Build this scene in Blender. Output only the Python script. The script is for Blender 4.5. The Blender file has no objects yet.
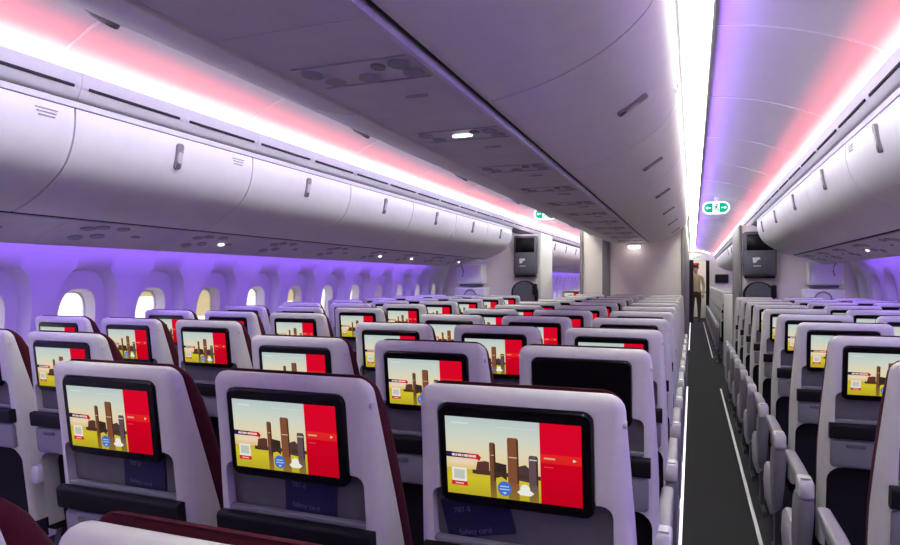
import bpy, bmesh, math, random
from mathutils import Vector, Matrix
PI = math.pi
random.seed(7)
SC = bpy.context.scene
COL = SC.collection

# ---------------------------------------------------------------- camera, world, exposure
F_PX = 642.5
YAW = math.atan((692.4 - 450.0) / F_PX)
EYE = 1.40
cam_data = bpy.data.cameras.new('camera')
cam_data.sensor_width = 36.0
cam_data.lens = 36.0 * F_PX / 900.0
cam_data.shift_y = 7.1 / 900.0
cam_data.clip_start = 0.02
cam = bpy.data.objects.new('camera', cam_data)
COL.objects.link(cam)
cam.location = (0, 0, EYE)
cam.rotation_euler = (PI / 2, 0, YAW)
SC.camera = cam
SC.view_settings.view_transform = 'Standard'
SC.view_settings.look = 'None'
SC.view_settings.exposure = 0.5
SC.view_settings.gamma = 1.0
SC.view_settings.use_curve_mapping = False
world = bpy.data.worlds.new('overcast_daylight')
SC.world = world
world.use_nodes = True
wb = world.node_tree.nodes['Background']
wb.inputs[0].default_value = (1.0, 0.96, 0.82, 1)
wb.inputs[1].default_value = 1.2

CX = -0.778                      # lateral centre of the cabin
YB, YE = -1.2, 26.0              # rear and front end of what is built
# strengths of the cabin's own lamps
COVE_OUT = ((1.0, 0.50, 0.36), 2.0)      # pink mood light lying in the outer coves
COVE_OUT_WHITE = ((0.97, 1.0, 0.82), 3.4)  # white lens along the fascia lip
COVE_IN = ((0.97, 1.0, 0.80), 13.5)         # white lens on the centre bins, shining down
WALL_WASH = ((0.26, 0.10, 1.0), 16.0)

# long narrow mood lamps in the coves: pink in the outer troughs, violet on the centre bins, both aimed up at the ceiling
LAMP_LEN = 25.0
for nm, a, z, aim, colour, watts, spread in (('pink_cove_lamp', 1.485, 2.192, (1.12, 2.42), (1.0, 0.05, 0.12), 24.0, 118), ('violet_cove_lamp', 0.860, 2.418, (1.30, 2.380), (0.32, 0.15, 1.0), 40.0, 150)):
    for sgn in (-1, 1):
        ld = bpy.data.lights.new(nm, 'AREA')
        ld.shape = 'RECTANGLE'; ld.size = 0.012; ld.size_y = LAMP_LEN
        ld.color = colour; ld.energy = watts; ld.spread = math.radians(spread)
        lo = bpy.data.objects.new(nm, ld)
        COL.objects.link(lo)
        d = Vector((sgn * (aim[0] - a), 0, aim[1] - z)).normalized()
        zx = -d; yx = Vector((0, 1, 0)); xx = yx.cross(zx)
        lo.matrix_world = Matrix(((xx.x, yx.x, zx.x, CX + sgn * a), (xx.y, yx.y, zx.y, YB + LAMP_LEN / 2), (xx.z, yx.z, zx.z, z), (0, 0, 0, 1)))

# ---------------------------------------------------------------- materials
def lin(c):
    return tuple(((x / 255.0) / 12.92 if x / 255.0 <= 0.04045 else ((x / 255.0 + 0.055) / 1.055) ** 2.4) for x in c)

MATS = {}
def mat(name, rgb, rough=0.5, metal=0.0, noise=0.06, scale=40.0, bump=0.0, spec=0.5, coat=0.0, sheen=0.0):
    m = bpy.data.materials.new(name)
    m.use_nodes = True
    nt = m.node_tree
    b = nt.nodes['Principled BSDF']
    b.inputs['Roughness'].default_value = rough
    b.inputs['Metallic'].default_value = metal
    b.inputs['Specular IOR Level'].default_value = spec
    b.inputs['Coat Weight'].default_value = coat
    b.inputs['Sheen Weight'].default_value = sheen
    tc = nt.nodes.new('ShaderNodeTexCoord')
    n = nt.nodes.new('ShaderNodeTexNoise')
    n.inputs['Scale'].default_value = scale
    n.inputs['Detail'].default_value = 3.0
    nt.links.new(tc.outputs['Object'], n.inputs['Vector'])
    r = nt.nodes.new('ShaderNodeValToRGB')
    r.color_ramp.elements[0].position = 0.3
    r.color_ramp.elements[1].position = 0.7
    r.color_ramp.elements[0].color = tuple(c * (1 - noise) for c in rgb) + (1,)
    r.color_ramp.elements[1].color = tuple(min(1, c * (1 + noise)) for c in rgb) + (1,)
    nt.links.new(n.outputs['Fac'], r.inputs['Fac'])
    nt.links.new(r.outputs['Color'], b.inputs['Base Color'])
    if bump > 0:
        bp = nt.nodes.new('ShaderNodeBump')
        bp.inputs['Strength'].default_value = bump
        bp.inputs['Distance'].default_value = 0.003
        nt.links.new(n.outputs['Fac'], bp.inputs['Height'])
        nt.links.new(bp.outputs['Normal'], b.inputs['Normal'])
    MATS[name] = m
    return m

def emit(name, rgb, strength):
    m = bpy.data.materials.new(name)
    m.use_nodes = True
    nt = m.node_tree
    nt.nodes.remove(nt.nodes['Principled BSDF'])
    e = nt.nodes.new('ShaderNodeEmission')
    e.inputs[0].default_value = tuple(rgb) + (1,)
    e.inputs[1].default_value = strength
    nt.links.new(e.outputs[0], nt.nodes['Material Output'].inputs[0])
    MATS[name] = m
    return m

def emit_attr(name, strength):
    m = bpy.data.materials.new(name)
    m.use_nodes = True
    nt = m.node_tree
    nt.nodes.remove(nt.nodes['Principled BSDF'])
    a = nt.nodes.new('ShaderNodeAttribute')
    a.attribute_name = 'Col'
    e = nt.nodes.new('ShaderNodeEmission')
    e.inputs[1].default_value = strength
    nt.links.new(a.outputs['Color'], e.inputs[0])
    nt.links.new(e.outputs[0], nt.nodes['Material Output'].inputs[0])
    MATS[name] = m
    return m

M = MATS
mat('shell_plastic', (0.67, 0.67, 0.63), 0.42, noise=0.03)
mat('pocket_grey', (0.13, 0.13, 0.135), 0.6)
mat('tray_grey', (0.23, 0.23, 0.25), 0.45, noise=0.03)
mat('black_plastic', (0.007, 0.007, 0.008), 0.6, spec=0.25)
mat('gloss_black', (0.004, 0.004, 0.005), 0.25, spec=0.3)
mat('charcoal', (0.016, 0.016, 0.019), 0.8, spec=0.2)
mat('burgundy', (0.062, 0.004, 0.012), 0.75, noise=0.15, scale=160, bump=0.25, spec=0.2)
mat('navy_fabric', (0.02, 0.025, 0.06), 0.85, noise=0.15, scale=160, bump=0.2)
mat('arm_grey', (0.30, 0.29, 0.31), 0.45, noise=0.03)
mat('arm_cap', (0.62, 0.61, 0.63), 0.35, noise=0.03)
mat('leg_metal', (0.12, 0.12, 0.13), 0.4, 0.7)
mat('bin_white', (0.80, 0.80, 0.78), 0.38, noise=0.02, scale=12)
mat('centre_bin_white', (0.80, 0.78, 0.78), 0.42, noise=0.02, scale=12)  # white plastic of the centre bins
mat('latch_grey', (0.32, 0.31, 0.31), 0.35, 0.3)
mat('latch_light', (0.60, 0.60, 0.61), 0.3)
mat('psu_plastic', (0.70, 0.68, 0.71), 0.5, noise=0.05, scale=9)
mat('psu_dark', (0.36, 0.35, 0.38), 0.5)
mat('latch_dark', (0.10, 0.09, 0.11), 0.5)
mat('ceiling_white', (0.66, 0.65, 0.65), 0.5, noise=0.02, scale=3)
mat('trim_white', (0.82, 0.82, 0.81), 0.45, noise=0.02)
mat('fascia_white', (0.66, 0.66, 0.66), 0.45, noise=0.02)
mat('gap_dark', (0.012, 0.012, 0.02), 0.8)
mat('wall_white', (0.70, 0.69, 0.70), 0.55, noise=0.02, scale=6)
mat('carpet', (0.040, 0.040, 0.042), 0.95, noise=0.4, scale=220, bump=0.4, spec=0.1)
mat('path_strip', (0.80, 0.78, 0.82), 0.4)
for _n, _e in (('path_strip', 0.0), ('path_strip_lit', 0.8)):
    if _e:
        mat(_n, (0.85, 0.83, 0.86), 0.4)
        M[_n].node_tree.nodes['Principled BSDF'].inputs['Emission Color'].default_value = (1, 0.97, 1, 1)
        M[_n].node_tree.nodes['Principled BSDF'].inputs['Emission Strength'].default_value = _e
mat('beige_panel', (0.80, 0.73, 0.71), 0.55, noise=0.03, scale=5)
mat('panel_trim', (0.20, 0.19, 0.20), 0.45, noise=0.04)
mat('monitor_grey', (0.115, 0.12, 0.14), 0.45)
mat('curtain', (0.030, 0.022, 0.030), 0.9, noise=0.3, scale=60)
mat('card_navy', (0.014, 0.015, 0.062), 0.5)
mat('card_ink', (0.16, 0.16, 0.28), 0.5)
mat('skin', (0.50, 0.28, 0.19), 0.55)
mat('cream_cloth', (0.40, 0.32, 0.18), 0.8, noise=0.1, scale=80)
mat('dark_cloth', (0.045, 0.025, 0.015), 0.85, noise=0.1, scale=80)
mat('hair_dark', (0.015, 0.01, 0.01), 0.6)
mat('cap_red', (0.30, 0.015, 0.03), 0.7)
mat('shade_beige', (0.62, 0.58, 0.44), 0.7, noise=0.03)
mat('sign_green', (0.0, 0.30, 0.19), 0.4)
emit('sign_green_lit', (0.0, 0.36, 0.22), 1.0)
emit('sign_white_lit', (0.80, 1.0, 0.94), 1.2)
emit('cove_outer_lamp', *COVE_OUT)
emit('cove_inner_lamp', *COVE_IN)
emit('wall_wash_lamp', *WALL_WASH)
emit('cove_outer_lens', *COVE_OUT_WHITE)
emit('reading_lamp', (0.85, 0.95, 1.0), 2.0)
emit('dome_lamp', (1.0, 0.90, 0.90), 3.5)
emit('galley_lamp', (1.0, 0.80, 0.72), 3.5)
emit_attr('screen_lit', 0.58)
g = bpy.data.materials.new('window_glass')
g.use_nodes = True
nt = g.node_tree
nt.nodes.remove(nt.nodes['Principled BSDF'])
mx = nt.nodes.new('ShaderNodeMixShader'); mx.inputs[0].default_value = 0.06
tr = nt.nodes.new('ShaderNodeBsdfTransparent'); gl = nt.nodes.new('ShaderNodeBsdfGlossy'); gl.inputs['Roughness'].default_value = 0.1
nt.links.new(tr.outputs[0], mx.inputs[1]); nt.links.new(gl.outputs[0], mx.inputs[2])
nt.links.new(mx.outputs[0], nt.nodes['Material Output'].inputs[0])
M['window_glass'] = g

m = M['shade_beige']                       # window shades let daylight through
nt = m.node_tree
tl = nt.nodes.new('ShaderNodeBsdfTranslucent'); tl.inputs[0].default_value = (0.80, 0.74, 0.55, 1)
ms = nt.nodes.new('ShaderNodeMixShader'); ms.inputs[0].default_value = 0.8
nt.links.new(nt.nodes['Principled BSDF'].outputs[0], ms.inputs[1]); nt.links.new(tl.outputs[0], ms.inputs[2])
nt.links.new(ms.outputs[0], nt.nodes['Material Output'].inputs[0])

# ---------------------------------------------------------------- helpers
def finish(name, bm, m, parent=None, angle=40, merge=0.0):
    if merge:
        bmesh.ops.remove_doubles(bm, verts=bm.verts[:], dist=merge)
    bmesh.ops.recalc_face_normals(bm, faces=bm.faces[:])
    me = bpy.data.meshes.new(name)
    bm.to_mesh(me)
    bm.free()
    for x in (m if isinstance(m, (list, tuple)) else [m]):
        me.materials.append(MATS[x])
    for p in me.polygons:
        p.use_smooth = True
    me.set_sharp_from_angle(angle=math.radians(angle))
    o = bpy.data.objects.new(name, me)
    COL.objects.link(o)
    if parent is not None:
        o.parent = parent
    return o

def tag(o, label=None, cat=None, group=None, kind=None):
    if label: o['label'] = label
    if cat: o['category'] = cat
    if group: o['group'] = group
    if kind: o['kind'] = kind
    return o

def empty(name, loc=(0, 0, 0), label=None, cat=None, group=None):
    o = bpy.data.objects.new(name, None)
    COL.objects.link(o)
    o.location = loc
    o.empty_display_size = 0.1
    return tag(o, label, cat, group)

def struct(name, bm, m, angle=40, merge=0.0):
    return tag(finish(name, bm, m, None, angle, merge), kind='structure')

def inst(src, name, parent=None, mx=None):
    o = bpy.data.objects.new(name, src if isinstance(src, bpy.types.Mesh) else src.data)
    COL.objects.link(o)
    if parent is not None: o.parent = parent
    if mx is not None: o.matrix_local = mx
    return o

def copy_tree(o, parent=None):
    c = o.copy()
    COL.objects.link(c)
    if parent is not None:
        c.parent = parent
        c.matrix_parent_inverse = o.matrix_parent_inverse
    for ch in list(o.children):
        copy_tree(ch, c)
    return c

def kill(o):
    for ch in list(o.children):
        kill(ch)
    bpy.data.objects.remove(o)

def B():
    return bmesh.new()

def add_box(bm, c, s, r=0.0, seg=2, mx=None):
    res = bmesh.ops.create_cube(bm, size=1.0)
    vs = res['verts']
    bmesh.ops.scale(bm, vec=s, verts=vs)
    if r > 0:
        es = list({e for v in vs for e in v.link_edges})
        out = bmesh.ops.bevel(bm, geom=es, offset=r, segments=seg, affect='EDGES', profile=0.5)
        vs = list({v for f in out['faces'] for v in f.verts} | {v for v in vs if v.is_valid})
    bmesh.ops.translate(bm, vec=c, verts=vs)
    if mx is not None:
        bmesh.ops.transform(bm, matrix=mx, verts=vs)
    return vs

def add_prism(bm, pts, y0, y1, mp=None):
    """closed outline of (x, z) extruded along y; mp maps (x, y, z) to a vector"""
    mp = mp or (lambda x, y, z: (x, y, z))
    a = [bm.verts.new(mp(x, y0, z)) for x, z in pts]
    b = [bm.verts.new(mp(x, y1, z)) for x, z in pts]
    n = len(pts)
    for i in range(n):
        j = (i + 1) % n
        bm.faces.new((a[i], a[j], b[j], b[i]))
    bm.faces.new(a); bm.faces.new(b[::-1])

def add_strip(bm, pts, y0, y1, ny=1):
    """open outline extruded along y (a single skin)"""
    rows = []
    for k in range(ny + 1):
        y = y0 + (y1 - y0) * k / ny
        rows.append([bm.verts.new((x, y, z)) for x, z in pts])
    for k in range(ny):
        for i in range(len(pts) - 1):
            bm.faces.new((rows[k][i], rows[k][i + 1], rows[k + 1][i + 1], rows[k + 1][i]))

def rr(hx, hy, r, n=5, cx=0, cy=0):
    """rounded rectangle outline; r a number or four radii (++, -+, --, +-)"""
    rs = r if isinstance(r, (tuple, list)) else (r,) * 4
    out = []
    for (sx, sy, a0), q in zip(((1, 1, 0), (-1, 1, 90), (-1, -1, 180), (1, -1, 270)), rs):
        q = max(q, 1e-4)
        for k in range(n + 1):
            a = math.radians(a0 + 90 * k / n)
            out.append((cx + sx * (hx - q) + q * math.cos(a), cy + sy * (hy - q) + q * math.sin(a)))
    return out

def loft(bm, rings, cap=True):
    vs = [[bm.verts.new(p) for p in ring] for ring in rings]
    n = len(vs[0])
    for a, b in zip(vs, vs[1:]):
        for i in range(n):
            j = (i + 1) % n
            bm.faces.new((a[i], a[j], b[j], b[i]))
    if cap:
        bm.faces.new(vs[0]); bm.faces.new(vs[-1][::-1])

def add_tube(bm, pts, r, n=8):
    pts = [Vector(p) for p in pts]
    rings = []
    for i, p in enumerate(pts):
        d = (pts[min(i + 1, len(pts) - 1)] - pts[max(i - 1, 0)]).normalized()
        u = d.orthogonal().normalized() if abs(d.z) > 0.99 else d.cross(Vector((0, 0, 1))).normalized()
        w = d.cross(u)
        rad = r[i] if isinstance(r, (list, tuple)) else r
        rings.append([p + (u * math.cos(2 * PI * k / n) + w * math.sin(2 * PI * k / n)) * rad for k in range(n)])
    loft(bm, rings)

def smooth_curve(pts, n=6):
    out = []
    P = [Vector((p[0], p[1], 0)) for p in pts]
    for i in range(len(P) - 1):
        p0 = P[max(i - 1, 0)]; p1 = P[i]; p2 = P[i + 1]; p3 = P[min(i + 2, len(P) - 1)]
        for k in range(n):
            t = k / n
            q = 0.5 * ((2 * p1) + (p2 - p0) * t + (2 * p0 - 5 * p1 + 4 * p2 - p3) * t * t + (3 * p1 - p0 - 3 * p2 + p3) * t ** 3)
            out.append((q.x, q.y))
    out.append((P[-1].x, P[-1].y))
    return out

def offset_curve(pts, d):
    out = []
    for i, p in enumerate(pts):
        a = pts[max(i - 1, 0)]; b = pts[min(i + 1, len(pts) - 1)]
        t = Vector((b[0] - a[0], b[1] - a[1])).normalized()
        out.append((p[0] - t.y * d, p[1] + t.x * d))
    return out

def interp(tab, x):
    if x <= tab[0][0]: return tab[0][1]
    for (a, va), (b, vb) in zip(tab, tab[1:]):
        if x <= b:
            return va + (vb - va) * (x - a) / (b - a)
    return tab[-1][1]

def project(x, y, z):
    s, c = math.sin(YAW), math.cos(YAW)
    zc = -x * s + y * c
    if zc < 0.05: return None
    return 450 + F_PX * (x * c + y * s) / zc, 279.6 - F_PX * (z - EYE) / zc

def in_view(x0, x1, y0, y1, z0, z1, m=4):
    ps = [project(x, y, z) for x in (x0, x1) for y in (y0, y1) for z in (z0, z1)]
    ps = [p for p in ps if p]
    if not ps: return False
    return max(p[0] for p in ps) > -m and min(p[0] for p in ps) < 900 + m and max(p[1] for p in ps) > -m and min(p[1] for p in ps) < 545 + m

ORD = 'first second third fourth fifth sixth seventh eighth ninth tenth eleventh twelfth thirteenth fourteenth fifteenth sixteenth'.split()

# ---------------------------------------------------------------- the shell of the cabin
bm = B()
add_box(bm, (CX, (YB + YE) / 2, -0.05), (5.6, YE - YB, 0.1))
struct('floor', bm, 'carpet')

CEIL = smooth_curve([(0.0, 2.47), (0.45, 2.47), (0.86, 2.462), (0.99, 2.447), (1.15, 2.41), (1.30, 2.360), (1.42, 2.308), (1.480, 2.272), (1.510, 2.225), (1.512, 2.140)], 5)
bm = B()
full = [(CX - a, z) for a, z in CEIL[::-1]] + [(CX + a, z) for a, z in CEIL[1:]]
add_strip(bm, full, YB, YE, 1)
struct('ceiling', bm, 'ceiling_white', 60)
tn = 1
for k in range(-2, 16):                       # joint ribs between the ceiling panels
    y = 2.9 + 1.12 * k
    if y < 0: continue
    bm = B()
    for sgn in (-1, 1):
        pts = [(CX + sgn * a, z) for a, z in CEIL if a > 0.85]
        low = [(x, z - 0.004) for x, z in pts]
        add_prism(bm, pts + low[::-1], y - 0.006, y + 0.006)
    struct('trim_%d' % tn, bm, 'trim_white', 50); tn += 1

WALLA = [(0.0, 2.50), (0.35, 2.58), (0.75, 2.62), (1.0, 2.62), (1.2, 2.60), (1.35, 2.575), (1.5, 2.535), (1.62, 2.49), (1.9, 2.35), (2.2, 2.0), (2.45, 1.55)]
WP, WY0, WKMIN, WKMAX = 0.56, 2.82, -3, 34
def wall_pt(sgn, y, z, d):
    return (CX + sgn * (interp(WALLA, z) + d), y, z)
NW = 48
def ring(yc, kind):
    out = []
    for i in range(NW):
        t = 2 * PI * i / NW
        c, s = math.cos(t), math.sin(t)
        if kind == 0:
            m = max(abs(c), abs(s))
            out.append((yc + WP / 2 * c / m, 1.16 + 0.40 * s / m))
        else:
            hx, hz, zc, p = {1: (0.215, 0.315, 1.175, 2.6), 2: (0.190, 0.290, 1.165, 2.6), 3: (0.128, 0.225, 1.12, 3.0), 4: (0.112, 0.208, 1.12, 3.0)}[kind]
            out.append((yc + hx * math.copysign(abs(c) ** (2 / p), c), zc + hz * math.copysign(abs(s) ** (2 / p), s)))
    return out
DEP = {0: 0.0, 1: 0.0, 2: 0.075, 3: 0.08, 4: 0.15}
def build_wall(name, sgn):
    bm = B()
    for k in range(WKMIN, WKMAX + 1):
        yc = WY0 + WP * k
        rings = [[wall_pt(sgn, y, z, DEP[q]) for y, z in ring(yc, q)] for q in (0, 1, 2, 3, 4)]
        loft(bm, rings, cap=False)
    y0, y1 = WY0 + WP * (WKMIN - 0.5), WY0 + WP * (WKMAX + 0.5)
    for zs in ([0, .2, .4, .6, 0.76], [1.56, 1.62, 1.75, 1.9, 2.05, 2.2, 2.35, 2.5]):
        add_strip(bm, [(CX + sgn * interp(WALLA, z), z) for z in zs], y0, y1, 1)
    for a, b in ((YB, y0), (y1, YE)):
        add_strip(bm, [(CX + sgn * interp(WALLA, z), z) for z in (0, .4, .76, 1.0, 1.2, 1.4, 1.56, 1.9, 2.2, 2.5)], a, b, 1)
    return struct(name, bm, 'wall_white', 50, merge=0.0006)
build_wall('wall_left', -1)
build_wall('wall_right', 1)
wn = 1
random.seed(3)
for sgn in (-1, 1):
    for k in range(-1, 34):
        yc = WY0 + WP * k
        if sgn > 0 and k < 3: continue
        bm = B()
        o4 = [wall_pt(sgn, y, z, 0.150) for y, z in ring(yc, 4)]
        o5 = [wall_pt(sgn, yc + (y - yc) * 0.93, 1.12 + (z - 1.12) * 0.96, 0.150) for y, z in ring(yc, 4)]
        o6 = [wall_pt(sgn, yc + (y - yc) * 0.93, 1.12 + (z - 1.12) * 0.96, 0.165) for y, z in ring(yc, 4)]
        loft(bm, [o4, o5, o6], cap=False)
        w = struct('window_%d' % wn, bm, 'trim_white'); wn += 1
        bm = B()
        bm.faces.new([bm.verts.new(p) for p in [wall_pt(sgn, yc + (y - yc) * 0.95, 1.12 + (z - 1.12) * 0.97, 0.160) for y, z in ring(yc, 4)]])
        finish('pane', bm, 'window_glass', w)
        fr = {1: 0.10, 2: 0.5, 4: 0.3, 7: 0.4}.get(k, 0.0)
        if fr > 0:
            bm = B()
            pts = [(y, z) for y, z in [(yc + (y - yc) * 0.97, 1.12 + (z - 1.12) * 0.98) for y, z in ring(yc, 4)]]
            zl = 1.12 + 0.204 - 0.408 * fr
            clip = [(y, max(z, zl)) for y, z in pts]
            f = bm.faces.new([bm.verts.new(wall_pt(sgn, y, z, 0.154)) for y, z in clip])
            ext = bmesh.ops.extrude_face_region(bm, geom=[f])
            bmesh.ops.translate(bm, vec=(sgn * 0.003, 0, 0), verts=[v for v in ext['geom'] if isinstance(v, bmesh.types.BMVert)])
            finish('shade', bm, 'shade_beige', w)

# end walls
bm = B(); add_box(bm, (CX, YB - 0.05, 1.25), (5.6, 0.1, 2.7)); struct('wall_back', bm, 'beige_panel')
bm = B(); add_box(bm, (CX, YE + 0.05, 1.25), (5.6, 0.1, 2.7)); struct('wall_front', bm, 'trim_white')

# ---------------------------------------------------------------- cove fascias, lamps, vents above the window-side bins
FASC = [(1.475, 2.106), (1.468, 2.114), (1.452, 2.150), (1.444, 2.204), (1.452, 2.210), (1.460, 2.200)]
def side_name(s): return 'the long window wall' if s < 0 else 'the bins across the carpeted aisle'
slot_mesh = None
for sgn in (-1, 1):
    L0 = 1.087 if sgn < 0 else 1.16
    for k in range(-3, 22):
        y0 = (8.36 if sgn < 0 else 8.30) - L0 * (k + 1) if k >= 0 else (8.36 if sgn < 0 else 8.30) + L0 * (-k - 1)
        y1 = y0 + L0
        if y1 < -0.4 or y0 > 24.5: continue
        if k >= 0 and k > 8: continue
    ys = [(8.36 if sgn < 0 else 8.30) + L0 * j for j in range(-9, 15)]
    for y0 in ys:
        y1 = y0 + L0
        if y1 < -0.3: continue
        bm = B()
        inner = offset_curve(FASC, 0.010 if sgn < 0 else 0.010)
        pts = [(CX + sgn * a, z) for a, z in FASC] + [(CX + sgn * (a + 0.012), z - 0.004) for a, z in FASC[::-1]]
        add_prism(bm, pts, y0 + 0.001, y1 - 0.001)
        fa = struct('trim_%d' % tn, bm, 'fascia_white', 60); tn += 1
        for q in range(2):                     # the dark air slots
            ya, yb = y0 + L0 * (q * 0.5 + 0.03), y0 + L0 * (q * 0.5 + 0.47)
            bm = B()
            add_prism(bm, [(CX + sgn * (1.4520 - 0.004), 2.144), (CX + sgn * (1.4512 - 0.004), 2.154), (CX + sgn * 1.458, 2.154), (CX + sgn * 1.459, 2.144)], ya, yb)
            finish('vent_slot', bm, 'gap_dark', fa)
    bm = B()                                   # dark backing added behind the door joint to block leaking cove lamp light
    add_prism(bm, [(CX + sgn * 1.492, 2.055), (CX + sgn * 1.486, 2.110), (CX + sgn * 1.476, 2.145), (CX + sgn * 1.466, 2.158), (CX + sgn * 1.462, 2.166), (CX + sgn * 1.515, 2.166), (CX + sgn * 1.55, 2.130), (CX + sgn * 1.55, 2.055)], YB, 24.5)
    struct('trim_%d' % tn, bm, 'gap_dark'); tn += 1
    bm = B()                                   # pale rail between the doors and the fascia
    add_prism(bm, [(CX + sgn * 1.4835, 2.0745), (CX + sgn * 1.4785, 2.0965), (CX + sgn * 1.500, 2.0965), (CX + sgn * 1.500, 2.0745)], YB, 8.36 if sgn < 0 else 8.30)
    struct('trim_%d' % tn, bm, 'trim_white'); tn += 1
    # the cove lamp lying in the trough behind the fascia
    bm = B()
    add_prism(bm, [(CX + sgn * 1.470, 2.166), (CX + sgn * 1.472, 2.176), (CX + sgn * 1.500, 2.186), (CX + sgn * 1.503, 2.166)], YB + 0.1, 24.5)
    t = empty('cove_light', (0, 0, 0), 'glowing white cove light line above the bins ' + ('over the window wall' if sgn < 0 else 'across the carpeted aisle'), 'light', 'cove lights along the bins')
    finish('mood_strip', bm, 'cove_outer_lamp', t)
    bm = B()
    add_prism(bm, [(CX + sgn * 1.4435, 2.206), (CX + sgn * 1.437, 2.236), (CX + sgn * 1.4405, 2.236), (CX + sgn * 1.4475, 2.212)], YB + 0.1, 24.5)
    finish('lens', bm, 'cove_outer_lens', t)

# ---------------------------------------------------------------- overhead bins
DOOR = smooth_curve([(1.486, 2.070), (1.487, 2.00), (1.508, 1.915), (1.556, 1.838), (1.640, 1.772), (1.745, 1.715), (1.842, 1.679)], 4)
CDOOR = smooth_curve([(0.722, 2.325), (0.715, 2.24), (0.668, 2.135), (0.570, 2.047), (0.450, 1.985), (0.320, 1.942), (0.216, 1.924)], 4)

def latch_on(parent, curve, frac, sgn, y, big):
    i = int(frac * (len(curve) - 1))
    p, q = curve[i], curve[i + 1]
    t = Vector((sgn * (p[0] - q[0]), 0, p[1] - q[1])).normalized()
    yv = Vector((0, 1, 0))
    nrm = t.cross(yv)
    # the latch faces the aisle
    out = Vector((-sgn, 0, 0)) if big != 'c' else Vector((sgn, 0, -0.3))
    if nrm.dot(out) < 0: nrm = -nrm
    mx = Matrix((( t.x, yv.x, nrm.x, CX + sgn * p[0]), (t.y, yv.y, nrm.y, y), (t.z, yv.z, nrm.z, p[1]), (0, 0, 0, 1)))
    bm = B()
    add_prism(bm, rr(0.062, 0.019, 0.018, 6), -0.004, 0.010, lambda x, yy, z: mx @ Vector((x, z, yy)))
    l = finish('latch', bm, 'latch_grey', parent)
    bm = B()
    add_prism(bm, rr(0.026, 0.014, 0.013, 6, -0.004), 0.006, 0.015, lambda x, yy, z: mx @ Vector((x, z, yy)))
    finish('latch_button', bm, 'latch_light', l)
    bm = B()
    add_prism(bm, rr(0.014, 0.013, 0.012, 6, -0.045), 0.006, 0.0125, lambda x, yy, z: mx @ Vector((x, z, yy)))
    finish('latch_recess', bm, 'latch_dark', l)

def side_bin(sgn, y0, y1, label, group, detail=True):
    root = empty('overhead_bin', (0, 0, 0), label, 'overhead bin', group)
    bm = B()
    outer = [(CX + sgn * a, z) for a, z in DOOR]
    inner = [(CX + sgn * (a + 0.014 * (1 - 0.3 * i / len(DOOR))), z + 0.010 * i / len(DOOR)) for i, (a, z) in enumerate(DOOR)]
    add_prism(bm, outer + inner[::-1], y0 + 0.004, y1 - 0.004)
    finish('door', bm, 'bin_white', root, 50)
    bm = B()
    hp = [(CX + sgn * (a + 0.018), z + 0.013) for a, z in DOOR[:-2]] + [(CX + sgn * 1.89, 1.722), (CX + sgn * 2.28, 1.80), (CX + sgn * 2.22, 1.95), (CX + sgn * 1.9, 2.2), (CX + sgn * 1.56, 2.2), (CX + sgn * 1.56, 2.083)]
    add_prism(bm, hp, y0 + 0.004, y1 - 0.004)
    finish('housing', bm, 'bin_white', root, 40)
    if detail:
        latch_on(root, DOOR, 0.24, sgn, (y0 + y1) / 2, 's')
    if detail == 2:
        bm = B()                               # small placard near the top corner of the door
        p = DOOR[3]
        for q in range(3):
            add_box(bm, (CX + sgn * (p[0] - 0.002), y1 - 0.12, p[1] + 0.02 - q * 0.013), (0.003, 0.09 - q * 0.012, 0.004))
        finish('placard_lettering', bm, 'latch_grey', root)
    return root

def centre_bin(sgn, y0, y1, label, group):
    root = empty('overhead_bin', (0, 0, 0), label, 'overhead bin', group)
    bm = B()
    outer = [(CX + sgn * a, z) for a, z in CDOOR]
    inner = [(CX + sgn * (a - 0.014), z + 0.010) for a, z in CDOOR]
    add_prism(bm, outer + inner[::-1], y0 + 0.004, y1 - 0.004)
    finish('door', bm, 'centre_bin_white', root, 50)
    bm = B()
    hp = [(CX + sgn * (a - 0.018), z + 0.013) for a, z in CDOOR[:-1]] + [(CX + sgn * 0.205, 1.95), (CX + sgn * 0.012, 1.97), (CX + sgn * 0.012, 2.34)]
    add_prism(bm, hp, y0 + 0.004, y1 - 0.004)
    finish('housing', bm, 'centre_bin_white', root, 40)
    latch_on(root, CDOOR, 0.50, sgn, (y0 + y1) / 2, 'c')
    if y0 > 2 or sgn < 0: return root
    p = CDOOR[3]
    bm = B()
    for q in range(3):
        add_box(bm, (CX + sgn * (p[0] + 0.001 - q * 0.004), y1 - 0.14, p[1] - q * 0.022), (0.004, 0.05, 0.006))
    finish('placard_lettering', bm, 'latch_grey', root)
    return root

def num(i): return ORD[i] if i < len(ORD) else 'far'
for sgn, L0, end, n, wall in ((-1, 1.087, 8.36, 8, 'over the window wall seats'), (1, 1.16, 8.30, 8, 'over the bank across the carpeted aisle')):
    spans = [(end - L0 * (j + 1), end - L0 * j) for j in range(n)][::-1]
    spans = [s for s in spans if s[1] > 0.1 and (in_view(CX + sgn * 2.2, CX + sgn * 1.48, s[0], s[1], 1.67, 2.07))]
    for i, (a, b) in enumerate(spans):
        side_bin(sgn, a, b, 'curved white overhead bin %s, %s from the camera' % (wall, num(i)), 'curved bins ' + wall, 2 if i == 0 or (sgn < 0 and i == 1) else 1)
    for j in range(10):
        a = 10.7 + L0 * j
        if a + L0 > 22.9: break
        side_bin(sgn, a, a + L0, 'curved white overhead bin of the farther cabin %s, %s past the partition' % ('by the window wall' if sgn < 0 else 'across the aisle', num(j)), 'farther cabin bins ' + wall, 1 if j < 4 else 0)
LC = (9.56 - 1.81) / 6
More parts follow.
